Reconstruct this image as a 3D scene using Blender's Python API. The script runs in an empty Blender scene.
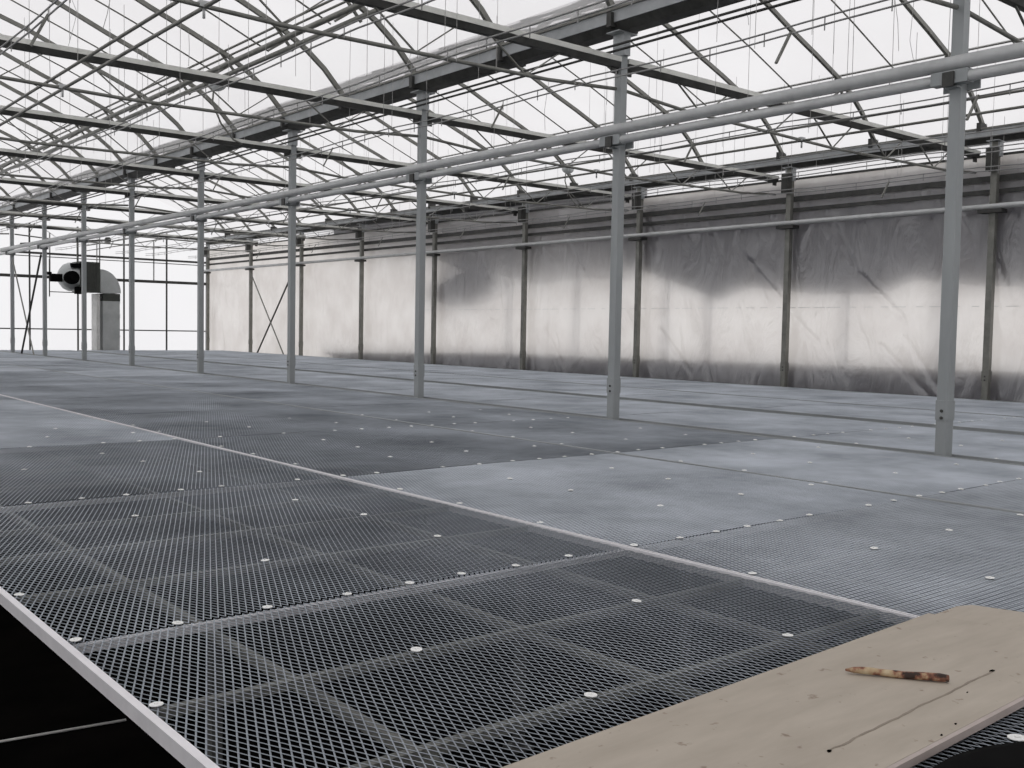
import bpy, math, random
from mathutils import Vector, Matrix
random.seed(7)
C = bpy.context.scene.collection
H = 1.856                      # eye height above the floor; heights below are given relative to the eye
PI = math.pi
MX, WX = 8.44, 16.9            # middle column row, side wall column row
Y0, S = 4.38, 4.0              # first column, column spacing
NC = 9                         # columns per row
def YN(n): return Y0 + S*n - (0,0,0,0,0,-.08,.3,.62,.95)[n]
ENDY = 40.4
BENCH = -1.006

# ---------------------------------------------------------------- mesh helper
class MB:
    def __init__(s): s.v = []; s.f = []; s.sm = []
    def quad_prism(s, rings, cap=True, smooth=False):
        n = len(rings[0]); b = len(s.v)
        for r in rings: s.v += [tuple(p) for p in r]
        for k in range(len(rings) - 1):
            for i in range(n):
                j = (i + 1) % n
                s.f.append((b + k*n + i, b + k*n + j, b + (k+1)*n + j, b + (k+1)*n + i)); s.sm.append(smooth)
        if cap:
            s.f.append(tuple(b + i for i in range(n))[::-1]); s.sm.append(False)
            s.f.append(tuple(b + (len(rings)-1)*n + i for i in range(n))); s.sm.append(False)
        return s
    def box(s, x0, x1, y0, y1, z0, z1):
        return s.quad_prism([[(x0,y0,z0),(x1,y0,z0),(x1,y1,z0),(x0,y1,z0)], [(x0,y0,z1),(x1,y0,z1),(x1,y1,z1),(x0,y1,z1)]])
    def bar(s, p, q, w, h=None, up=(0,0,1)):
        h = h or w; p = Vector(p); q = Vector(q); d = (q - p).normalized(); u = Vector(up)
        if abs(d.dot(u)) > .97: u = Vector((0,1,0))
        a = d.cross(u).normalized(); b = a.cross(d).normalized()
        R = lambda c: [c - a*w/2 - b*h/2, c + a*w/2 - b*h/2, c + a*w/2 + b*h/2, c - a*w/2 + b*h/2]
        return s.quad_prism([R(p), R(q)])
    def tube(s, pts, r, n=8, cap=True):
        pts = [Vector(p) for p in pts]; rings = []
        ref = None
        for i, p in enumerate(pts):
            d = (pts[min(i+1, len(pts)-1)] - pts[max(i-1, 0)]).normalized()
            if ref is None:
                ref = Vector((0,0,1)) if abs(d.z) < .95 else Vector((1,0,0))
            a = d.cross(ref).normalized(); b = a.cross(d).normalized(); ref = b
            rr = r[i] if isinstance(r, (list, tuple)) else r
            rings.append([p + (a*math.cos(2*PI*k/n) + b*math.sin(2*PI*k/n))*rr for k in range(n)])
        return s.quad_prism(rings, cap, n > 4)
    def extrude(s, prof, axis, a, b):
        """profile (u,w) swept along an axis: along x the profile is (y,z), along y it is (x,z), along z (x,y)"""
        def P(u, w, t): return {'x': (t,u,w), 'y': (u,t,w), 'z': (u,w,t)}[axis]
        return s.quad_prism([[P(u,w,a) for u,w in prof], [P(u,w,b) for u,w in prof]])
    def build(s, name, mat, parent=None, loc=None):
        me = bpy.data.meshes.new(name); me.from_pydata(s.v, [], s.f)
        me.polygons.foreach_set('use_smooth', s.sm); me.materials.append(mat)
        me.validate(); 
        import bmesh
        bm = bmesh.new(); bm.from_mesh(me); bmesh.ops.recalc_face_normals(bm, faces=bm.faces); bm.to_mesh(me); bm.free()
        o = bpy.data.objects.new(name, me); C.objects.link(o)
        if parent: o.parent = parent
        if loc: o.location = loc
        return o
def tag(o, label, cat, group=None, kind='thing'):
    o['label'] = label; o['category'] = cat; o['kind'] = kind
    if group: o['group'] = group
    return o
def struct(o, label=None, cat=None):
    o['kind'] = 'structure'
    if label: o['label'] = label
    if cat: o['category'] = cat
    return o
def empty(name, loc=(0,0,0)):
    o = bpy.data.objects.new(name, None); C.objects.link(o); o.location = loc; o.empty_display_size = .1; return o
def copy_tree(o, parent=None):
    c = o.copy(); C.objects.link(c)
    if parent: c.parent = parent
    for ch in [k for k in bpy.data.objects if k.parent == o]: copy_tree(ch, c)
    return c
ORD = ['first','second','third','fourth','fifth','sixth','seventh','eighth','ninth','tenth','eleventh','twelfth','thirteenth','fourteenth','fifteenth']

# ---------------------------------------------------------------- materials
def new(name):
    m = bpy.data.materials.new(name); m.use_nodes = True; nt = m.node_tree; nt.nodes.clear()
    return m, nt, nt.nodes.new('ShaderNodeOutputMaterial')
def N(nt, t, **k):
    n = nt.nodes.new(t)
    for a, v in k.items():
        if a.startswith('i_'): n.inputs[a[2:].replace('_', ' ')].default_value = v
        else: setattr(n, a, v)
    return n
def ramp(nt, fac, stops):
    r = nt.nodes.new('ShaderNodeValToRGB'); e = r.color_ramp.elements
    while len(e) < len(stops): e.new(.5)
    for i, (p, c) in enumerate(stops): e[i].position = p; e[i].color = (*c, 1)
    nt.links.new(fac, r.inputs[0]); return r
def metal(name, c0, c1, metallic=.3, rough=.5, scale=6, bump=.0, stretch=(1,1,1), spec=.5, world=False):
    m, nt, out = new(name); L = nt.links
    tc = N(nt, 'ShaderNodeTexCoord'); mp = N(nt, 'ShaderNodeMapping'); mp.inputs['Scale'].default_value = stretch
    if world: tc = N(nt, 'ShaderNodeNewGeometry')
    L.new(tc.outputs['Position' if world else 'Object'], mp.inputs[0])
    no = N(nt, 'ShaderNodeTexNoise', i_Scale=scale, i_Detail=5.0, i_Roughness=.65); L.new(mp.outputs[0], no.inputs['Vector'])
    r = ramp(nt, no.outputs[0], [(.3, c0), (.7, c1)])
    b = N(nt, 'ShaderNodeBsdfPrincipled'); b.inputs['Metallic'].default_value = metallic; b.inputs['Roughness'].default_value = rough
    b.inputs['Specular IOR Level'].default_value = spec
    L.new(r.outputs[0], b.inputs['Base Color'])
    if bump:
        bp = N(nt, 'ShaderNodeBump', i_Strength=bump, i_Distance=.01); L.new(no.outputs[0], bp.inputs['Height']); L.new(bp.outputs[0], b.inputs['Normal'])
    L.new(b.outputs[0], out.inputs[0]); return m
def film(name, c0, c1, see, gloss=.04, scale=.7, rough=.3, bump=None, bumpmap=(1,1,1), body=None, bodyfac=0.0):
    """thin polythene sheet: lets sky light through partly straight and partly scattered"""
    m, nt, out = new(name); L = nt.links
    tc = N(nt, 'ShaderNodeTexCoord')
    no = N(nt, 'ShaderNodeTexNoise', i_Scale=scale, i_Detail=4.0); L.new(tc.outputs['Object'], no.inputs['Vector'])
    r = ramp(nt, no.outputs[0], [(.35, c0), (.65, c1)])
    tr = N(nt, 'ShaderNodeBsdfTransparent'); tl = N(nt, 'ShaderNodeBsdfTranslucent'); gl = N(nt, 'ShaderNodeBsdfGlossy', i_Roughness=rough)
    L.new(r.outputs[0], tr.inputs[0]); L.new(r.outputs[0], tl.inputs[0])
    m1 = N(nt, 'ShaderNodeMixShader'); m1.inputs[0].default_value = see
    L.new(tl.outputs[0], m1.inputs[1]); L.new(tr.outputs[0], m1.inputs[2])
    last = m1
    if body:
        df = N(nt, 'ShaderNodeBsdfDiffuse'); df.inputs[0].default_value = (*body, 1)
        m3 = N(nt, 'ShaderNodeMixShader'); m3.inputs[0].default_value = bodyfac
        L.new(m1.outputs[0], m3.inputs[1]); L.new(df.outputs[0], m3.inputs[2]); last = m3
    m2 = N(nt, 'ShaderNodeMixShader'); m2.inputs[0].default_value = gloss
    L.new(last.outputs[0], m2.inputs[1]); L.new(gl.outputs[0], m2.inputs[2])
    if bump:
        mp = N(nt, 'ShaderNodeMapping'); mp.inputs['Scale'].default_value = bumpmap; mp.inputs['Rotation'].default_value = (.6, 0, 0)
        L.new(tc.outputs['Object'], mp.inputs[0])
        n2 = N(nt, 'ShaderNodeTexNoise', i_Scale=1.6, i_Detail=5.0, i_Distortion=.6); L.new(mp.outputs[0], n2.inputs['Vector'])
        bp = N(nt, 'ShaderNodeBump', i_Strength=bump, i_Distance=.1); L.new(n2.outputs[0], bp.inputs['Height'])
        L.new(bp.outputs[0], gl.inputs['Normal']); L.new(bp.outputs[0], tl.inputs['Normal'])
    L.new(m2.outputs[0], out.inputs[0]); return m
M = {}
M['column'] = metal('painted_steel', (.30,.32,.325), (.37,.39,.395), .2, .5, 3, stretch=(1,1,.3))
M['steel'] = metal('galvanised_steel', (.16,.16,.145), (.27,.27,.245), .3, .5, 5)
M['lip'] = metal('lit_flange_steel', (.62,.63,.59), (.82,.82,.77), .2, .45, 4)  # pale tone paints in the lit top edge of the tie beams
M['gutter'] = metal('gutter_steel', (.33,.345,.355), (.46,.48,.49), .3, .45, 4)
M['dark'] = metal('dark_and_shaded_steel', (.035,.035,.033), (.08,.08,.075), .2, .6, 6)  # dark fittings; also painted-in shade on tie beam bodies and gutter troughs
M['wire'] = metal('wire_steel', (.25,.25,.25), (.4,.4,.39), .3, .5, 9)
M['pipe'] = metal('pipe_paint', (.50,.51,.51), (.62,.63,.63), .15, .4, 5)
M['alu'] = metal('aluminium', (.78,.76,.78), (.9,.88,.9), .25, .38, 8)
M['mesh'] = metal('expanded_metal', (.23,.255,.285), (.51,.55,.605), .3, .42, .9, world=True)
M['clip'] = metal('zinc_washer', (.85,.85,.83), (.97,.97,.95), .0, .45, 30)
M['floor'] = metal('black_ground_cloth', (.002,.002,.002), (.005,.0045,.004), 0, .9, 2, spec=.0)
M['black'] = metal('black_rubber', (.004,.004,.004), (.008,.008,.008), 0, .8, 4, spec=.02)
M['housing'] = metal('heater_housing', (.035,.04,.035), (.06,.065,.055), .1, .6, 4)
M['duct'] = metal('duct_sheet', (.40,.42,.42), (.52,.54,.54), .3, .45, 2)
M['string'] = metal('twine', (.35,.34,.33), (.5,.5,.48), 0, .8, 5)
M['white'] = metal('white_plastic', (.6,.6,.58), (.8,.8,.78), 0, .5, 5)
M['shade'] = metal('outside_blocker_dark', (.07,.07,.08), (.14,.14,.16), 0, .9, .8)  # for the stakes and the added blockers that shade the side film
M['roof'] = film('roof_film', (.925,.915,.92), (.97,.965,.968), .7, .03, .45)
M['end'] = film('end_film', (.97,.97,.98), (.995,.995,1.0), .7, .02, .3)
M['side'] = film('side_film', (.86,.81,.76), (.99,.95,.90), .10, .17, 1.1, .20, bump=1.0, bumpmap=(1,1.3,.45), body=(.50,.50,.56), bodyfac=.24)

# ---------------------------------------------------------------- world, camera
w = bpy.data.worlds.new('overcast_sky'); bpy.context.scene.world = w; w.use_nodes = True; nt = w.node_tree; nt.nodes.clear()
bg = nt.nodes.new('ShaderNodeBackground'); bg.inputs[0].default_value = (1.0,.99,1.0,1); bg.inputs[1].default_value = .935
wo = nt.nodes.new('ShaderNodeOutputWorld'); nt.links.new(bg.outputs[0], wo.inputs[0])
F = Vector((.63528081,.77049816,-.05244889)); R = Vector((.77204914,-.63528844,.01867409)); U = Vector((.01893182,.05235641,.99844899))
cd = bpy.data.cameras.new('camera'); cam = bpy.data.objects.new('camera', cd); C.objects.link(cam)
cam.matrix_world = Matrix(((R.x,U.x,-F.x,0),(R.y,U.y,-F.y,0),(R.z,U.z,-F.z,H),(0,0,0,1)))
cd.sensor_width = 36; cd.lens = 1020.14/1024*36; cd.clip_start = .02; cd.clip_end = 300
bpy.context.scene.camera = cam
sc = bpy.context.scene
sc.view_settings.view_transform = 'Standard'; sc.view_settings.look = 'None'; sc.view_settings.gamma = 1; sc.view_settings.exposure = 0
sc.view_settings.use_curve_mapping = False
sc.cycles.use_denoising = True
sc.cycles.max_bounces = 8; sc.cycles.diffuse_bounces = 4; sc.cycles.transparent_max_bounces = 16
sc.cycles.caustics_reflective = False; sc.cycles.caustics_refractive = False

# ---------------------------------------------------------------- the setting
XL, YB = -8.44, -7.62
b = MB(); b.box(XL-.3, 17.3, YB-.3, ENDY+.3, -.15, 0); struct(b.build('floor', M['floor']), 'black ground cloth floor below the benches', 'floor')
PROF = [(0,3.50),(.12,3.62),(.25,3.76),(.5,4.02),(.8,4.25),(1.2,4.48),(1.9,4.77),(2.5,5.0),(3.3,5.34),(4.1,5.6)]
def arch(x0, span, dz=0):
    k = span/2/4.22
    L_ = [(x0 + d*k, z + dz) for d, z in PROF]
    return L_ + [(x0 + span/2, 5.63 + dz)] + [(x0 + span - d*k, z + dz) for d, z in reversed(PROF)]
BAYS = [(-8.44, 8.44), (0, 8.44), (8.44, 8.66)]
for x0, sp in BAYS:
    A = arch(x0, sp, .055 + H); mb = MB(); ys = [YB + i*2.0012 for i in range(25)]
    for y in ys:
        for x, z in A: mb.v.append((x, y, z))
    n = len(A)
    for j in range(24):
        for i in range(n-1): mb.f.append((j*n+i, j*n+i+1, (j+1)*n+i+1, (j+1)*n+i)); mb.sm.append(True)
    o = mb.build('ceiling', M['roof']); struct(o, {0:'milky film roof over the bay of the aisle, outermost', 1:'milky film roof arched over the bay nearest the dark aisle', 2:'milky film roof arched over the bay beside the film side wall'}[BAYS.index((x0, sp))], 'roof')
YS = [YB + (5-YB)*i/40 for i in range(40)] + [5 + 17*i/340 for i in range(340)] + [22 + (ENDY-22)*i/90 for i in range(91)]
def B(u, v, y=None, x=None):
    d = F + R*((u-512)/1020.14) - U*((v-384)/1020.14)
    return d*(y/d.y) if y else d*(x/d.x)
def sheet(y0, y1, z0, z1, x, ny, nz, amp, seed):
    mb = MB(); rnd = random.Random(seed); ph = [(rnd.uniform(.3,2.6), rnd.uniform(.4,2.2), rnd.uniform(0,6.28)) for _ in range(9)]
    CR = []
    for a, c in (((860,275),(905,320)),((905,338),(946,400)),((735,245),(792,312)),((795,318),(817,342)),((880,345),(935,402)),((1000,262),(1012,310)),((752,262),(765,300)),((700,205),(725,262)),((640,205),(662,250)),((830,215),(852,262)),((660,330),(690,372)),((960,215),(975,240)),((545,330),(562,362)),((560,225),(590,285))):
        P = [B(*q, x=17.04) for q in (a, c)]; CR.append((P[0].y, P[0].z, P[1].y, P[1].z))
    ny = len(YS) - 1
    for j in range(nz+1):
        for i in range(ny+1):
            y = YS[i]; z = z0 + (z1-z0)*j/nz
            e = amp*sum(math.sin(y*a + z*c + p) for a, c, p in ph)/9
            if 5 < y < 22:
                for ay, az, cy_, cz in CR:
                    l2 = (cy_-ay)**2 + (cz-az)**2; t = max(0, min(1, ((y-ay)*(cy_-ay)+(z-az)*(cz-az))/l2))
                    dd = (y-ay-t*(cy_-ay))**2 + (z-az-t*(cz-az))**2
                    if dd < .04: e += .024*math.exp(-dd/.0014)
            mb.v.append((x + e, y, z + H))
    for j in range(nz):
        for i in range(ny): a = j*(ny+1)+i; mb.f.append((a, a+1, a+ny+2, a+ny+1)); mb.sm.append(True)
    return mb
wr = struct(sheet(YB, ENDY, -H, 3.06, 17.04, 240, 98, .03, 3).build('wall_right', M['side']), 'grey translucent film side wall with bright lower band and creases', 'wall')
rf = random.Random(21)
b = MB()
for _ in range(60):
    y = 5 + _*.33; b.box(16.990, 16.993, y, y+rf.uniform(.12,.3), H+.547, H+.554)
b.build('film_seam', M['duct'], wr)
b = MB(); b.v = [(17.1,YB,3.06+H),(17.1,ENDY,3.06+H),(17.1,ENDY,3.52+H),(17.1,YB,3.52+H)]; b.f = [(0,1,2,3)]; b.sm = [False]
struct(b.build('window_1', M['roof']), 'bright clear strip between side wall film and eaves gutter', 'window')
def gable(y, name, lab):
    mb = MB()
    for x0, sp in BAYS:
        A = arch(x0, sp, .055 + H); k = len(mb.v)
        for x, z in A: mb.v += [(x, y, 0), (x, y, z)]
        for i in range(len(A)-1): mb.f.append((k+2*i, k+2*i+2, k+2*i+3, k+2*i+1)); mb.sm.append(False)
    return struct(mb.build(name, M['end']), lab, 'wall')
ew = gable(ENDY, 'wall_end', 'brilliant white film end wall behind the blower')
gable(YB, 'wall_back', 'white film end wall behind the camera')
b = MB(); b.v = [(XL,YB,0),(XL,ENDY,0),(XL,ENDY,3.52+H),(XL,YB,3.52+H)]; b.f = [(0,1,2,3)]; b.sm = [False]
struct(b.build('wall_left', M['end']), 'white film side wall beyond the aisle', 'wall')
# framing of the end wall (parts of it)
yf = ENDY - .05
for x in (1.7,3.4,5.1,6.8,8.44,10.2,11.9,13.62,15.3,17.0):
    b = MB(); wd = .14 if x in (8.44, 17.0) else .05; b.box(x-wd/2, x+wd/2, yf-.04, yf+.02, 0, H + (3.5 if wd > .1 else 3.6)); b.build('wall_post', M['dark'], ew)
for x in (14.78, 12.7, 10.9, 5.9, 4.2):
    b = MB(); b.box(x-.02, x+.02, yf-.04, yf, H+1.7, H+3.3); b.build('wall_stud', M['wire'], ew)
for z, t in ((1.66,.11),(-.27,.045),(2.52,.08),(2.40,.03)):
    b = MB(); b.box(XL, 17.0, yf-.08, yf-.04, H+z-t/2, H+z+t/2); b.build('wall_rail', M['dark'], ew)
# outside of the side wall: blockers added to shade its film, then stakes
def outside(pts, x0, x1, name, mat):
    mb = MB(); mb.quad_prism([[(x0, y, z+H) for y, z in pts], [(x1, y, z+H) for y, z in pts]]); return mb.build(name, mat)
edge = [(-7.6,.8),(6.2,.85),(8.4,.90),(9.6,1.05),(10.2,.80),(11.6,.82),(13.2,.98),(14.0,.72),(15.0,1.05),(16.2,1.40),(17.4,1.70),(18.0,2.0)]
tag(outside([(-7.6,2.98),(18,2.98)][::-1] + edge, 17.24, 17.26, 'added_shade_sheet', M['shade']), 'dark ragged sheet added outside to shade the upper side wall film nearest the board', 'light blocker', 'added light blockers')  # invented sheet, blocks sky light so the upper film goes dark
edge = [(16.5,1.2),(18.8,1.35),(20.2,1.2),(21.6,1.45),(23.3,1.6),(25,2.1),(28,2.3),(31,2.7)]
tag(outside([(16.5,3.4),(31,3.4)][::-1] + edge, 17.55, 17.57, 'added_shade_sheet', M['shade']), 'grey sheet added outside to shade the side wall film, further along and set back', 'light blocker', 'added light blockers')  # second invented sheet, set back for a softer shade on the film
tag(outside([(21.4,1.35),(22.2,1.55),(23.4,1.6),(24.6,1.25),(24.9,.85),(23.6,.62),(22.3,.75),(21.5,1.0)], 17.35, 17.5, 'added_shade_blotch', M['shade']), 'small dark rounded blocker added outside to shade a blotch on the side wall film', 'bundle')  # invented blocker, casts one dark blotch onto the film
tag(outside([(-7.6,-H),(26,-H),(31,-.86),(26,-.74),(22,-.62),(12,-.56),(4,-.5),(-7.6,-.5)], 17.15, 17.3, 'added_shade_board', M['shade']), 'dark low blocker added outside to shade the foot of the side wall film', 'board')  # invented blocker, gives the film its dark bottom band
for i, y in enumerate((9.1, 10.9, 14.2, 15.4, 18.3, 20.9)):
    b = MB(); b.box(17.16, 17.2, y-.03, y+.03, 0, H+3.0)
    tag(b.build('outside_stake', M['shade']), 'thin dark stake showing faintly through the side film, %s from the board end' % ORD[i], 'stake', 'stakes outside the side wall film')

# ---------------------------------------------------------------- columns
def column_parts(root, half, top, mat='column'):
    b = MB(); b.box(-half, half, -half, half, 0, H+top); b.build('shaft', M[mat], root)
    b = MB(); t = half+.007; b.box(-t, t, -t, t, H-.70, H-.53); b.box(-t+.006, t-.006, -t+.006, t-.006, H-1.3, H-.70); sl = b.build('sleeve', M[mat], root)
    for z in (-.62, -.68):
        b = MB(); b.tube([(-t-.008, 0, H+z), (-t+.002, 0, H+z)], .014, 8); b.build('bolt', M['dark'], sl)
    b = MB(); b.box(-.15, .15, -.1, .1, H+top-.012, H+top); b.box(-.05, .05, -.09, .09, H+top-.26, H+top-.01); b.build('head_bracket', M['gutter'], root)
def middle_column():
    r = empty('steel_column'); column_parts(r, .05, 3.404)
    b = MB()   # cradle carrying the heating pipes
    b.box(-.165, -.06, -.16, .16, H+2.125, H+2.235); b.box(.052, .07, -.16, .16, H+2.10, H+2.20); b.box(-.12,.07,-.05,.05,H+2.10,H+2.118)
    b.build('pipe_bracket', M['column'], r)
    b = MB(); b.box(-.185, -.165, -.05, .05, H+2.10, H+2.22); b.build('pipe_clamp', M['dark'], r)
    return r
proto = None
for n in range(NC):
    r = proto = middle_column() if n == 0 else copy_tree(proto_m)
    if n == 0: proto_m = r
    r.location = (MX, YN(n), 0)
    tag(r, 'grey square steel column in the free-standing middle row, %s counting from the plywood board' % ORD[n], 'column', 'middle row of steel columns')
def wall_column():
    r = empty('wall_column'); column_parts(r, .052, 3.262, 'steel')
    b = MB(); b.box(-.15, .05, -.20, .20, H+2.08, H+2.14); b.build('pipe_bracket', M['dark'], r)
    b = MB(); b.box(-.20, -.05, -.07, .07, H+2.76, H+3.14); b.build('gusset_plate', M['dark'], r)
    return r
for n in range(NC):
    r = wall_column() if n == 0 else copy_tree(wc0)
    if n == 0: wc0 = r
    r.location = (WX, 8.08 + S*n, 0)
    tag(r, 'slender steel column standing against the film side wall, %s counting from the board end' % ORD[n], 'column', 'steel columns along the side wall')
# cross braces
def brace(name, p, q, p2, q2, lab):
    r = empty(name, ((p[0]+q[0])/2, (p[1]+q[1])/2, 0)); o = Vector(r.location)
    for a, c, t in ((p, q, .05), (p2, q2, .035)):
        b = MB(); b.bar(Vector((a[0],a[1],a[2]+H))-o, Vector((c[0],c[1],c[2]+H))-o, t, .03); b.build('brace_rod', M['dark'] if t > .04 else M['steel'], r)
    tag(r, lab, 'brace', 'cross braces')
brace('cross_brace', (8.38,31.9,1.95), (8.38,34.3,-1.25), (8.40,35.2,1.95), (8.40,32.6,-1.25), 'crossed steel brace rods between the last middle row columns')
brace('cross_brace', (16.84,32.5,2.0), (16.84,35.6,-1.25), (16.82,35.95,2.0), (16.82,33.0,-1.25), 'crossed steel brace rods against the film side wall near its far corner')

# ---------------------------------------------------------------- gutters
for gx, dz, lab in ((0, 0, 'steel roof gutter above the aisle'), (MX, 0, 'long grey steel gutter on top of the middle column row'), (17.08, -.14, 'steel eaves gutter on top of the side wall columns')):
    r = empty('roof_gutter', (gx, 0, H+3.36+dz))
    b = MB(); pr = [(-.16,.13),(-.085,.045),(.085,.045),(.16,.13)]
    b.extrude(pr, 'y', YB, ENDY-.12); b.build('trough', M['dark'], r)  # dark tone paints in the shade under the gutter
    for s in (-1, 1):
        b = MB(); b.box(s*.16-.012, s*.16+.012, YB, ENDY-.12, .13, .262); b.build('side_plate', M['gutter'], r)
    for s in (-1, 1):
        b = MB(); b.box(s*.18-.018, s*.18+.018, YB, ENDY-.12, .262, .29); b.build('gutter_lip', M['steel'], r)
    tag(r, lab, 'gutter', 'roof gutters')
for i, (x, z) in enumerate(((8.17,3.19),(8.28,3.17))):
    b = MB(); b.tube([(x, YB, H+z), (x, ENDY-.2, H+z)], .014, 6)
    tag(b.build('gutter_conduit', M['dark']), 'thin dark conduit slung under the middle gutter, ' + ('side facing the aisle' if i == 0 else 'closer to the columns'), 'conduit', 'conduits under the gutter')

# ---------------------------------------------------------------- trusses
def truss(x0, x1, zt):
    r = empty('roof_truss'); L = x1 - x0
    b = MB(); b.extrude([(-.06,-.045),(-.035,-.105),(.035,-.105),(.06,-.045)], 'x', x0, x1); bm_ = b.build('tie_beam', M['dark'], r, (0,0,H+zt))  # beam body darkened to paint in its shaded underside
    b = MB(); b.box(x0, x1, -.068, .068, H+zt-.045, H+zt+.012); b.build('beam_flange', M['lip'], r)  # flange lightened to paint in light along the beam top
    zc = 2.67; c = (x0+x1)/2
    b = MB(); pts = [(x0+.02,0,H+zc+.10),(c-3.1,0,H+zc+.03),(c,0,H+zc-.02),(c+3.1,0,H+zc+.03),(x1-.02,0,H+zc+.10)]; b.tube(pts, .021, 8); b.build('bottom_chord', M['steel'], r)
    for k in (-2,-1,0,1,2):
        xn = c + k*1.4; zz = zc - .02 + .016*abs(xn-c)
        for s in (-1, 1):
            b = MB(); b.bar((xn, 0, H+zz), (xn + s*.47, 0, H+zt-.10), .022, .012); b.build('web_strut', M['steel'], r)
    for s in (-1, 1):   # knee strut to the arch
        xe = x0 if s < 0 else x1
        b = MB(); b.box(min(xe, xe - s*.10), max(xe, xe - s*.10), -.012, .012, H+zt-.17, H+zt-.05); b.build('end_plate', M['dark'], r)
    for k in (-.52,):
        xn = c + k*1.4
        b = MB(); b.box(xn-.045, xn+.045, -.028, .028, H+zc-.02, H+zc+.03); b.tube([(xn,0,H+zc-.02),(xn,0,H+zc-.11)], .013, 8); b.build('joint_plate', M['pipe'], r)
    return r
for side in (0, 1):
    x0, x1 = ((.06, MX-.06), (MX+.06, WX-.05))[side]
    for n in range(NC):
        r = truss(x0, x1, 3.11) if n == 0 else copy_tree(t0)
        if n == 0: t0 = r
        r.location = (0, YN(n), 0)
        tag(r, 'steel tie beam truss joining the %s middle row column to the %s' % (ORD[n], ('gutter over the aisle', 'film side wall')[side]), 'roof truss', 'roof trusses')

# ---------------------------------------------------------------- bows and purlins
def bow(x0, sp):
    r = empty('roof_bow'); A = arch(x0, sp, 0)
    # refine
    pts = [(x, 0, z+H) for x, z in A]
    b = MB(); rings = []
    for i, p in enumerate(pts):
        q0 = Vector(pts[max(i-1,0)]); q1 = Vector(pts[min(i+1,len(pts)-1)]); d = (q1-q0).normalized(); nrm = Vector((-d.z,0,d.x)); P = Vector(p)
        rings.append([P+Vector((0,-.026,0))-nrm*.035, P+Vector((0,.026,0))-nrm*.035, P+Vector((0,.026,0))+nrm*.035, P+Vector((0,-.026,0))+nrm*.035])
    b.quad_prism(rings); b.build('bow_tube', M['steel'], r)
    k = sp/8.44
    for s in (0, 1):
        g = (lambda d: x0 + d*k) if s == 0 else (lambda d: x0 + sp - d*k)
        b = MB(); b.tube([(g(.95), 1.0, H+4.40), (g(2.4), 1.0, H+5.0), (g(4.0), 1.0, H+5.60)], .014, 5); b.build('film_bar', M['steel'], r)
        f = (lambda d: x0 + d*k) if s == 0 else (lambda d: x0 + sp - d*k)
        b = MB(); b.bar((f(1.02),0,H+4.42), (f(1.45),0,H+4.12), .03, .03); b.bar((f(1.30),.03,H+4.50),(f(1.02),.03,H+4.20), .035,.035); b.build('knee_bracket', M['steel'], r)
        b = MB(); b.box(min(f(0), f(.22)), max(f(0), f(.22)), -.035, .035, H+3.44, H+3.6); b.build('foot_shoe', M['dark'], r)
    return r
for side in (0, 1):
    x0, sp = BAYS[side+1]
    for i in range(21):
        y = Y0 - 4 + 2*i
        if y > ENDY - .1: break
        r = bow(x0, sp) if i == 0 else copy_tree(b0)
        if i == 0: b0 = r
        r.location = (0, y if y < ENDY-.3 else ENDY-.3, 0)
        k = (i-2)/2
        if i < 2: where = ('one bay', 'half a bay')[i] + ' before the first middle column'
        elif i % 2 == 0: where = 'directly over the %s middle column' % ORD[int(k)] if k < NC else 'at the end wall'
        elif int(k)+1 < NC: where = 'midway between the %s and %s middle columns' % (ORD[int(k)], ORD[int(k)+1])
        else: where = 'just before the white end wall'
        tag(r, 'arched roof bow on the %s side, %s' % (('aisle', 'film wall')[side], where), 'roof bow', 'arched roof bows')
def run(name, x, z, rad, mat, lab, cat, group, n=6, y0=YB, y1=ENDY-.15):
    b = MB(); b.tube([(x, y0, H+z), (x, y1, H+z)], rad, n); return tag(b.build(name, mat), lab, cat, group)
for side, off in ((0, 0), (1, 8.66)):
    sd = ('aisle', 'film wall')[side]
    kx = 7.19 if side == 0 else 15.86
    run('roof_purlin', (4.22, 12.77)[side], 5.56, .03, M['steel'], 'straight steel ridge purlin along the crest of the %s side roof' % sd, 'purlin', 'roof purlins')
    run('roof_purlin', kx, 4.55, .019, M['steel'], 'thin steel purlin at the knee of the %s side roof, uppermost of the bundle' % sd, 'purlin', 'roof purlins')
    run('roof_purlin', kx+.02, 4.45, .017, M['steel'], 'thin steel purlin at the knee of the %s side roof, second from the top' % sd, 'purlin', 'roof purlins')
    run('shading_rail', kx-.02, 4.30, .042, M['steel'], 'thick pale rail hung below the roof knee on the %s side, upper one' % sd, 'rail', 'rails below the roof knee')
    run('shading_rail', kx+.02, 4.15, .036, M['steel'], 'thick grey rail hung below the roof knee on the %s side, lower one' % sd, 'rail', 'rails below the roof knee')
    lx = (1.25, 8.44+1.27)[side]
    run('roof_purlin', lx, 4.50, .019, M['steel'], 'thin steel purlin on the far-from-wall knee of the %s side roof' % sd, 'purlin', 'roof purlins')
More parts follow.
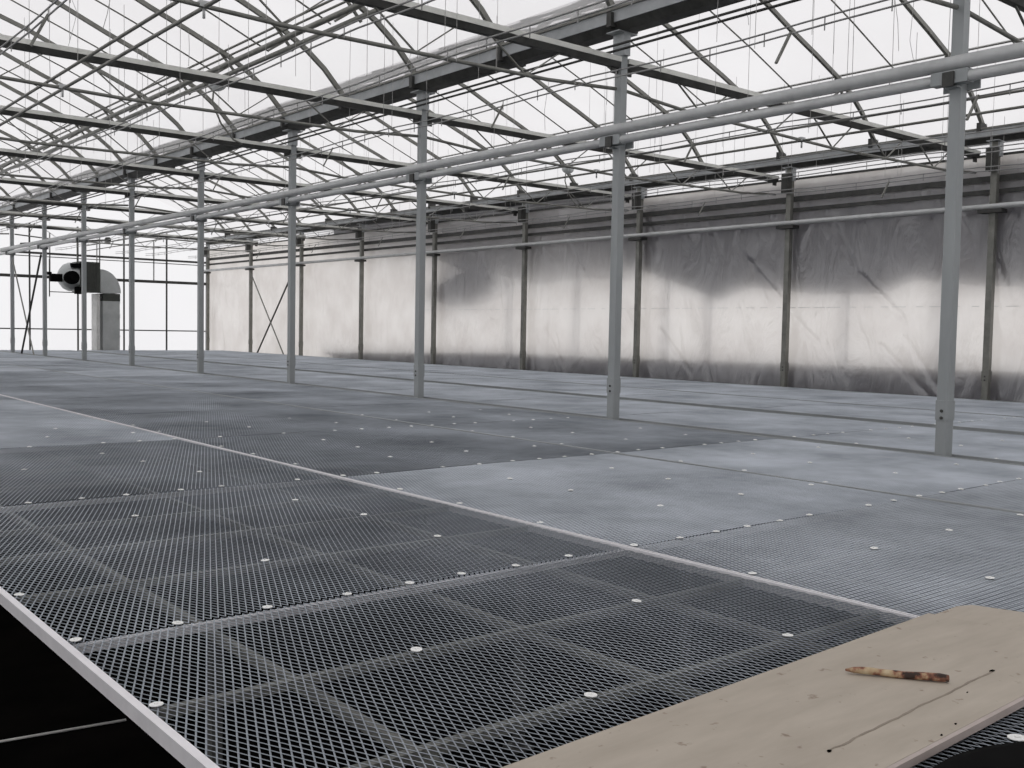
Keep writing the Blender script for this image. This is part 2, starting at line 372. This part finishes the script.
# ---------------------------------------------------------------- curtain wires
WOFF = [(1.25,2.73),(2.56,2.73),(3.5,2.84),(4.75,2.73),(5.9,2.73),(7.6,2.73)]
for side in (0, 1):
    for i, (ox, z) in enumerate(WOFF):
        x = ox + (0, 8.44)[side]
        for up in (0, 1):
            zz = z - (.065 if up == 0 else 0) - (.12 if ox == 3.5 and up == 0 else 0)
            rad = .018 if ox == 3.5 else .009
            pts = []
            y = -2.0
            while y < ENDY - .3:
                ph = ((y - Y0)/S) % 1
                pts.append((x, y, H + zz - .045*math.sin(PI*ph)*(0 if ox == 3.5 else 1))); y += 1.0
            b = MB(); b.tube(pts, rad, 5)
            r = b.build('curtain_wire' if ox != 3.5 else 'curtain_rod', M['wire'] if ox != 3.5 else M['steel'])
            tag(r, '%s %s of the %s pair from the %s' % (('lower','upper')[up], 'curtain wire' if ox != 3.5 else 'drive rod', ORD[i], ('aisle gutter','middle columns towards the film wall')[side]), 'wire' if ox != 3.5 else 'rod', 'curtain wires' if ox != 3.5 else 'curtain rods')
            if up == 0 and ox != 3.5:
                hb = MB(); y = .8
                while y < ENDY - 1:
                    ph = ((y - Y0)/S) % 1; zc = H + zz - .045*math.sin(PI*ph)
                    hb.box(x-.004, x+.004, y-.004, y+.004, zc-.05, zc+.07); y += .62
                h = hb.build('wire_clip', M['wire'], r); h['kind'] = 'stuff'
                if ox in (2.56, 7.6):
                    for q in range(8):
                        yq = Y0 + 1.1 + S*q; hk = MB(); hk.bar((x, yq, H+zz-.02), (x-.13, yq+.05, H+zz-.30), .028, .02); hk.build('curtain_hook', M['steel'], r)
# ---------------------------------------------------------------- pipes
run('heating_pipe', 8.44-.105-.02, 2.30, .058, M['pipe'], 'thick pale heating pipe on the middle columns, upper of the two', 'pipe', 'heating pipes', 16)
run('heating_pipe', 8.44-.105-.01, 2.175, .048, M['pipe'], 'thick pale heating pipe on the middle columns, lower of the two', 'pipe', 'heating pipes', 16)
run('heating_pipe', 16.80, 2.185, .045, M['pipe'], 'pale heating pipe running along the film side wall', 'pipe', 'heating pipes', 16)
for z, t, lab in ((2.66,.10,'upper dark girt rail behind the side wall columns above the pale pipe'), (2.45,.07,'lower dark girt rail behind the side wall columns above the pale pipe')):
    b = MB(); b.box(16.965, 16.99, YB, ENDY-.12, H+z-t/2, H+z+t/2); tag(b.build('girt_rail', M['dark']), lab, 'rail', 'girt rails on the side wall')
b = MB(); b.box(16.975, 17.0, YB, ENDY-.12, H+3.03, H+3.07); tag(b.build('film_batten', M['dark']), 'slim batten clamping the top edge of the side wall film', 'batten')

# ---------------------------------------------------------------- hanging strings, loose wires
def thread(pts, rad=.0032): b = MB(); b.tube(pts, rad, 4); return b
rs = random.Random(11)
cnt = 0
def roofz(x):
    if x < 8.44: d = min(x, 8.44-x)
    else: d = min(x-8.44, 17.1-x)*8.44/8.66
    for (a, za), (c, zc) in zip(PROF, PROF[1:]):
        if a <= d <= c: return za + (zc-za)*(d-a)/(c-a)
    return 5.58
for i in range(230):
    side = rs.random() < .45
    ox, z = rs.choice(WOFF); x = ox + (8.44 if side else 0)
    y = rs.uniform(3.5, 24)
    if x < .22*y: continue
    zt = min(roofz(x), rs.uniform(3.3, 5.2)); zb = z + rs.choice((0, 0, -.15, .3))
    b = thread([(x, y, H+zt), (x+rs.uniform(-.01,.01), y, H+(zt+zb)/2), (x, y, H+zb)])
    tag(b.build('hanging_string', M['string']), 'thin pale string hanging straight down from the roof to the curtain wires', 'string', 'straight hanging strings'); cnt += 1
loose = [([(895,0),(900,22),(903,50)], 7.2), ([(914,0),(912,40),(920,72)], 7.2), ([(549,80),(546,110),(548,130)], 10.4), ([(72,0),(78,12),(70,45)], 12), ([(110,0),(108,14),(105,27)], 11), ([(745,8),(750,18),(752,24)], 9.2), ([(402,85),(408,65),(415,48)], 12.2)]
for i, (pt, y) in enumerate(loose):
    P = [B(u, v, y=y) for u, v in pt]; P = [(p.x, p.y + .03*k, p.z + H) for k, p in enumerate(P)]
    tag(thread(P, .0035).build('hanging_wire_end', M['string']), 'short loose wire end dangling %s' % ['beside the first middle column, straighter one','beside the first middle column with a bent tip','in front of the second heating pipe span','over the aisle gutter side, curled end','over the aisle side, slanting','between first and second middle columns','just before the third middle column head'][i], 'wire', 'dangling loose wires')
def lamp(c, lab):
    r = empty('reflector_lamp', c)
    b = MB(); prof = [(.012,.09),(.03,.075),(.07,.05),(.115,0),(.12,-.012)]
    rings = [[(rr*math.cos(a*PI/8), rr*math.sin(a*PI/8), z) for a in range(16)] for rr, z in prof]
    b.quad_prism(rings, False, True); d = b.build('reflector', M['duct'], r); d.rotation_euler = (.5, -.9, .3)
    b = MB(); b.tube([(0,0,.10),(-.02,0,.02),(-.05,0,-.06)], .03, 10); s = b.build('socket', M['white'], r)
    b = MB(); b.tube([(-.05,0,-.05),(-.07,0,-.25),(.05,0,-.5),(.22,0,-.68),(.34,0,-.72)], .012, 6); b.build('stem', M['steel'], r)
    tag(r, lab, 'lamp', 'reflector lamps')
lamp((5.50, 12.75, H+3.1), 'small dish reflector lamp on a curved stem, over the aisle side benches')
lamp((13.6, 14.9, H+3.18), 'small dish reflector lamp on a curved stem, seen behind the second middle column')

# ---------------------------------------------------------------- blower at the end wall
hy = 38.96
r = empty('heater_blower', (12.12, hy, H+1.62))
def P_(x, z): return (x-11.6, z-1.6)
b = MB(); b.box(-.88+.18, .02, -.45, .45, -.52, .58); hb = b.build('housing', M['housing'], r)
for k in range(8): 
    x = -.66+.08*k; b = MB(); b.box(x, x+.02, -.465, -.45, -.46, .52); b.build('louvre', M['dark'], hb)
b = MB(); rings = []
for x, rr in ((-.70,.52),(-.95,.52),(-1.12,.44),(-1.25,.28),(-1.32,.14)):
    rings.append([(x, rr*math.cos(a*PI/12), rr*math.sin(a*PI/12)*1.0+.02) for a in range(24)])
b.quad_prism(rings, True, True); b.build('inlet_cone', M['duct'], r)
b = MB(); b.tube([(-.98,-.62,-.02),(-.98,-.30,-.02)], .24, 20); b.tube([(-.98,-.70,-.02),(-.98,-.62,-.02)], .12, 16); b.build('motor', M['black'], r)
for nm_, bx in (('burner', (-1.62,-1.25,-.30,-.1,-.18,.10)), ('burner_valve', (-1.75,-1.60,-.28,-.12,.05,.16)), ('control_box', (-.98,-.55,-.5,-.3,.34,.50)), ('ignition_box', (-.84,-.6,-.5,-.3,-.60,-.34))):
    b = MB(); b.box(*bx); b.build(nm_, M['black'], r)
b = MB(); b.tube([(-1.66,-.2,.62),(-1.66,-.2,-.72)], .02, 6); b.build('standpipe', M['dark'], r)
b = MB(); b.box(-1.66,-.6,-.2,-.17,-.56,-.53); b.build('mounting_rod', M['dark'], r)
# elbow: a square duct turning from horizontal to downward
b = MB(); rings = []; x0, z0, ro, ri, rv = .06, -.52, .74, .04, .86
for k in range(13):
    a = PI/2*k/12
    rings.append([(x0+ri*math.sin(a), -.36, z0+ri*math.cos(a)+0), (x0+ri*math.sin(a), .36, z0+ri*math.cos(a)), (x0+ro*math.sin(a), .36, z0+rv*math.cos(a)), (x0+ro*math.sin(a), -.36, z0+rv*math.cos(a))])
b.quad_prism(rings, True, False); el = b.build('elbow', M['duct'], r)
b = MB(); b.box(x0+.1, x0+.72, -.34,.34,-.82,-.54); b.build('collar', M['housing'], r)
b = MB(); b.box(x0+.1, x0+.70, -.36,.36,-H-1.62,-.82); dn = b.build('downpipe', M['duct'], r)
for z in (-.86,-1.32,-1.40,-2.1):
    b = MB(); b.box(x0+.085, x0+.715, -.375,.375, z-.018, z+.018); b.build('seam_band', M['duct'], dn)
b = MB(); b.box(x0-.12, x0+.0, -.30,.28,-H-1.62,-.56); b.tube([(x0-.1,-.1,-.6),(x0+.1,-.1,-.7)], .05, 8); b.build('condensate_pipe', M['white'], r)
for s in (-1,1):
    b = MB(); b.bar((s*.35-.3,0,.58),(s*.35-.3,0,1.35), .03); b.build('hanger_rod', M['steel'], r)
tag(r, 'dark box air heater with round blower and duct elbow running down the end wall', 'heater')
b = MB(); b.tube([(9.2,37.5,H+2.62),(12.3,38.3,H+3.0)], .04, 8); b.tube([(12.3,38.3,H+3.0),(12.42,38.33,H+3.02)], .11, 12)
tag(b.build('gas_pipe', M['dark']), 'sloping dark pipe with a flared end above the blower', 'pipe')

# ---------------------------------------------------------------- benches
PL = 2.7
def expanded_panel(W, L, lean, seed, tilt=36):
    """expanded metal: zigzag strands of tilted flat strip, joined where neighbouring strands touch"""
    mb = MB(); sw, lw = .0262, .062; nx = int(W/(sw/2)); ny = int(L/(lw/2))
    tau = math.radians(tilt); Wd, T = .0054, .0015
    wv = (lean*math.cos(tau)*Wd/2, math.sin(tau)*Wd/2); tv = (-lean*math.sin(tau)*T/2, math.cos(tau)*T/2)
    cr = [(-wv[0]-tv[0], -wv[1]-tv[1]), (wv[0]-tv[0], wv[1]-tv[1]), (wv[0]+tv[0], wv[1]+tv[1]), (-wv[0]+tv[0], -wv[1]+tv[1])]
    V = mb.v; Fc = mb.f; rnd = random.Random(seed); ph = [(rnd.uniform(.8,2.5), rnd.uniform(.8,2.5), rnd.uniform(0,6.3)) for _ in range(4)]
    dx = W/nx; dy = L/ny
    for i in range(nx):
        b = len(V)
        for j in range(ny+1):
            x = (i+.5)*dx + (1 if (i+j) % 2 else -1)*dx/2; y = j*dy
            e = .004*sum(math.sin(x*a+y*c+p) for a, c, p in ph)/2
            for cx, cz in cr: V.append((x+cx, y, e+cz))
        for j in range(ny):
            a = b + 4*j
            for k in range(4): Fc.append((a+k, a+(k+1)%4, a+4+(k+1)%4, a+4+k))
    me = bpy.data.meshes.new('mesh_panel'); me.from_pydata(V, [], Fc); me.materials.append(M['mesh']); return me
PM = {}
def panel_mesh(W, light, tilt=36):
    key = (round(W, 2), light, tilt)
    if key not in PM: PM[key] = expanded_panel(W-.036, PL+.004, 1 if light else -1, 5, tilt)
    return PM[key]
# name, x0, x1, light rule, rail brightness
BEN = [('first', .915, 3.43), ('second', 3.44, 6.045), ('third', 6.055, 8.345), ('fourth', 8.54, 11.0), ('fifth', 11.33, 13.58), ('sixth', 13.61, 16.75)]
def is_light(bi, k):
    if bi == 0: return k >= 3 and (k % 3 != 2 or k > 6)
    if bi in (1, 2): return k <= 1 or (k >= 6 and (k + bi) % 3 == 0)
    return True
LAB = ['expanded metal bench beside the black aisle, carrying the plywood board', 'expanded metal bench between two bright dividing rails, second from the aisle', 'expanded metal bench touching the aisle side of the middle column row', 'pale expanded metal bench just behind the middle column row', 'pale expanded metal bench behind the wide dark gap', 'wide pale expanded metal bench along the foot of the film side wall']
rc = random.Random(5)
cb = MB(); cb.tube([(0,0,0),(0,0,.003)], [.0185,.0185], 12); cb.tube([(0,0,.003),(0,0,.007)], .006, 6); clip_proto = None
for bi, (nm, x0, x1) in enumerate(BEN):
    W = x1 - x0; r = empty('growing_bench', (x0, 0, 0)); ZT = H + BENCH; ys, ye = .6 - PL, .6 + PL*14
    tag(r, LAB[bi], 'bench', 'mesh benches')
    for s in (0, 1):
        b = MB(); rw = .024 if (bi, s) == (0,0) else .008 if (bi, s) in ((1,1),(2,0)) else .010; xa = 0 if s == 0 else W-rw
        b.box(xa, xa+rw, ys, ye, ZT-.035, ZT+.007)
        b.build('side_rail', M['alu'] if (bi, s) in ((0,0),(0,1),(1,0)) else M['gutter'] if bi < 3 else M['column'], r)
    for yy in (ys, ye-.026):
        b = MB(); b.box(.026, W-.026, yy, yy+.026, ZT-.035, ZT+.004); b.build('end_rail', M['alu'], r)
    for xo in (.52, 1.42, W-.4):
        b = MB(); b.box(xo-.014, xo+.014, ys+.03, ye-.03, ZT-.085, ZT-.055); b.build('long_rail', M['steel'], r)
    y = ys + 1.0
    while y < ye:
        for xo in (.55, W-.55):
            b = MB(); b.box(xo-.02, xo+.02, y-.02, y+.02, 0, ZT-.055); b.box(xo-.05,xo+.05,y-.05,y+.05,0,.01); b.build('leg', M['dark'], r)
        y += 4.5
    for k in range(-1, 14):
        py = .6 + PL*k
        p = bpy.data.objects.new('mesh_panel', panel_mesh(W, is_light(bi, k), 36 if bi not in (1, 2) or k > 1 else (27 if k == 1 else 15))); C.objects.link(p); p.parent = r; p.location = (.018, py-.002, ZT)
        offs = (0.0, .70, 1.40, 2.02)
        for q, o_ in enumerate(offs):
            b = MB(); b.box(.019, W-.019, py+o_-.014, py+o_+.014, ZT-.034, ZT-.008); b.build('cross_rail', M['alu'] if q == 0 else M['steel'], p, (-.018, -py+.002, -ZT))
            if py + o_ > 10.2 or (bi >= 3 and py + o_ > 6.2) or py+o_ < .2: continue
            stepx = .29 if q == 0 else .86
            xx = .06
            while xx < W - .04:
                if rc.random() < .86:
                    c = cb.build('clip', M['clip'], p) if clip_proto is None else clip_proto.copy()
                    if clip_proto is None: clip_proto = c
                    else: C.objects.link(c)
                    c.parent = p; c.location = (xx - .025, o_ - .006 + rc.uniform(-.012, .012) + (.018 if q == 0 else 0), .0035); c.rotation_euler = (rc.uniform(-.06,.06), rc.uniform(-.06,.06), rc.uniform(0,3))
                    c.scale = (1, 1, 1)
                xx += stepx*rc.uniform(.85, 1.15)

c = clip_proto.copy(); C.objects.link(c); c.location = (2.60-.933, 1.125+2.102-2.7*0, .0035)
near = [o for o in bpy.data.objects if o.name.startswith('mesh_panel') and o.parent and abs(o.parent.location.x-.915) < .01 and abs(o.location.y-.598) < .01][0]; c.parent = near; c.location = (2.60-.933, 1.125-.598, .0035); c.scale = (1.3,1.3,1)
# ---------------------------------------------------------------- board, stick, black sheet, floor pieces
def plywood():
    m, nt, out = new('raw_hardboard'); L = nt.links
    tc = N(nt, 'ShaderNodeTexCoord'); mp = N(nt, 'ShaderNodeMapping'); mp.inputs['Scale'].default_value = (1, 5, 1); L.new(tc.outputs['Object'], mp.inputs[0])
    n1 = N(nt, 'ShaderNodeTexNoise', i_Scale=2.2, i_Detail=6.0, i_Roughness=.6); L.new(mp.outputs[0], n1.inputs['Vector'])
    n2 = N(nt, 'ShaderNodeTexNoise', i_Scale=26, i_Detail=3.0); L.new(tc.outputs['Object'], n2.inputs['Vector'])
    r1 = ramp(nt, n1.outputs[0], [(.3, (.375,.325,.265)), (.7, (.47,.415,.345))])
    r2 = ramp(nt, n2.outputs[0], [(.24, (.45,.36,.3)), (.33, (1,1,1))])
    mx = N(nt, 'ShaderNodeMix', data_type='RGBA', blend_type='MULTIPLY'); mx.inputs['Factor'].default_value = .8
    L.new(r1.outputs[0], mx.inputs['A']); L.new(r2.outputs[0], mx.inputs['B'])
    b = N(nt, 'ShaderNodeBsdfPrincipled', i_Roughness=.6); L.new(mx.outputs['Result'], b.inputs['Base Color'])
    L.new(b.outputs[0], out.inputs[0]); return m
M['ply'] = plywood()
M['crack'] = metal('crack_dirt', (.22,.185,.15), (.30,.26,.21), 0, .9, 20)
M['plyedge'] = metal('board_edge', (.40,.34,.31), (.50,.43,.40), 0, .6, 9)
r = empty('plywood_board', (2.2, 1.52, H+BENCH+.008))
def slab(poly, z0, z1): return MB().quad_prism([[(x-2.2, y-1.52, z0) for x, y in poly], [(x-2.2, y-1.52, z1) for x, y in poly]])
slab([(.98,1.19),(3.60,1.235),(3.80,1.60),(3.73,1.80),(3.66,1.825),(.98,1.70)], 0, .007).build('lower_sheet', M['ply'], r)
slab([(.95,1.195),(2.0,1.20),(3.52,1.245),(3.44,1.815),(1.5,1.735),(.95,1.71)], .0075, .020).build('upper_sheet', M['ply'], r)
slab([(.95,1.180),(2.0,1.185),(3.52,1.230),(3.52,1.243),(2.0,1.198),(.95,1.193)], .001, .021).build('edge_strip', M['plyedge'], r)
b = MB(); P = []; rr = random.Random(2)
for k in range(31):
    t = k/30; P.append((2.09+.90*t-2.2, 1.335+.04*t-1.52+rr.uniform(-.003,.003)))
for k in range(30):
    wd = .0022 + .0016*rr.random()
    b.quad_prism([[(P[k][0],P[k][1]-wd,.0203),(P[k+1][0],P[k+1][1]-wd,.0203),(P[k+1][0],P[k+1][1]+wd,.0203),(P[k][0],P[k][1]+wd,.0203)], [(P[k][0],P[k][1]-wd,.0209),(P[k+1][0],P[k+1][1]-wd,.0209),(P[k+1][0],P[k+1][1]+wd,.0209),(P[k][0],P[k][1]+wd,.0209)]])
b.build('crack', M['crack'], r)
b = MB()
for (cx, cy, s) in ((-.11,-.187,.009),(.79,-.146,.012),(.55,-.19,.004),(.30,-.285,.007),(.2,-.30,.005)):
    pts = [(cx + s*rr.uniform(.3,1.5)*math.cos(a), cy + s*rr.uniform(.15,.6)*math.sin(a)) for a in [i*PI/4 for i in range(8)]]
    b.quad_prism([[(x,y,.0203) for x,y in pts],[(x,y,.023) for x,y in pts]])
b.build('dirt_crumb', M['floor'], r)
tag(r, 'long beige plywood board of two overlapping sheets lying across the near bench', 'board')
def bark():
    m, nt, out = new('stick_wood'); L = nt.links
    tc = N(nt, 'ShaderNodeTexCoord'); n1 = N(nt, 'ShaderNodeTexNoise', i_Scale=28, i_Detail=4.0); L.new(tc.outputs['Object'], n1.inputs['Vector'])
    r1 = ramp(nt, n1.outputs[0], [(.38, (.035,.02,.014)), (.47, (.24,.10,.06)), (.55, (.42,.30,.18)), (.7, (.52,.42,.27))])
    b = N(nt, 'ShaderNodeBsdfPrincipled', i_Roughness=.8); L.new(r1.outputs[0], b.inputs['Base Color']); L.new(b.outputs[0], out.inputs[0]); return m
M['stick'] = bark()
b = MB(); p0 = Vector((2.615,1.625,0)); p1 = Vector((2.79,1.405,0)); L0 = (p1-p0).length
pts = []; rad = []
for k in range(13):
    t = k/12; pts.append((L0*t, .003*math.sin(5*t), .0115 + .0015*math.sin(9*t))); rad.append([.003,.009,.0105,.011,.010,.0108,.0112,.0105,.0112,.0118,.0115,.0122,.010][k])
b.tube(pts, rad, 7); st = b.build('wooden_stick', M['stick']); st.location = (p0.x, p0.y, H+BENCH+.028)
st.rotation_euler = (0, 0, math.atan2(p1.y-p0.y, p1.x-p0.x)); tag(st, 'short broken stick with reddish bark lying on the plywood board', 'stick')
# black cushion-like bag at the picture's lower corner
b = MB(); prof = [(1.0,0),(1.02,.012),(1.0,.03),(.93,.036),(.7,.04),(.3,.042),(.02,.043)]; rings = []
out_ = [(1.72,.62),(1.80,.98),(1.95,1.09),(2.15,1.13),(2.35,1.135),(2.54,1.06),(2.85,.90),(2.95,.5),(2.4,.30),(1.95,.35)]
cx, cy = 2.3, .72
def smooth_(o):
    for _ in range(2):
        o = [q for i in range(len(o)) for q in ((.75*o[i][0]+.25*o[(i+1)%len(o)][0], .75*o[i][1]+.25*o[(i+1)%len(o)][1]), (.25*o[i][0]+.75*o[(i+1)%len(o)][0], .25*o[i][1]+.75*o[(i+1)%len(o)][1]))]
    return o
so = smooth_(out_)
for f_, z in prof: rings.append([((x-cx)*f_, (y-cy)*f_, z) for x, y in so])
b.quad_prism(rings, True, True); bg_ = b.build('black_bag', M['black']); bg_.location = (cx, cy, H+BENCH+.006)
tag(bg_, 'limp black bag lying on the mesh in front of the plywood board', 'bag')
# things on the floor of the aisle
b = MB(); b.tube([(.35,5.0,.012),(1.05,4.80,.012),(1.6,4.72,.012)], .006, 6); tag(b.build('floor_cord', M['string']), 'thin pale cord lying on the black floor beside the near bench', 'cord')
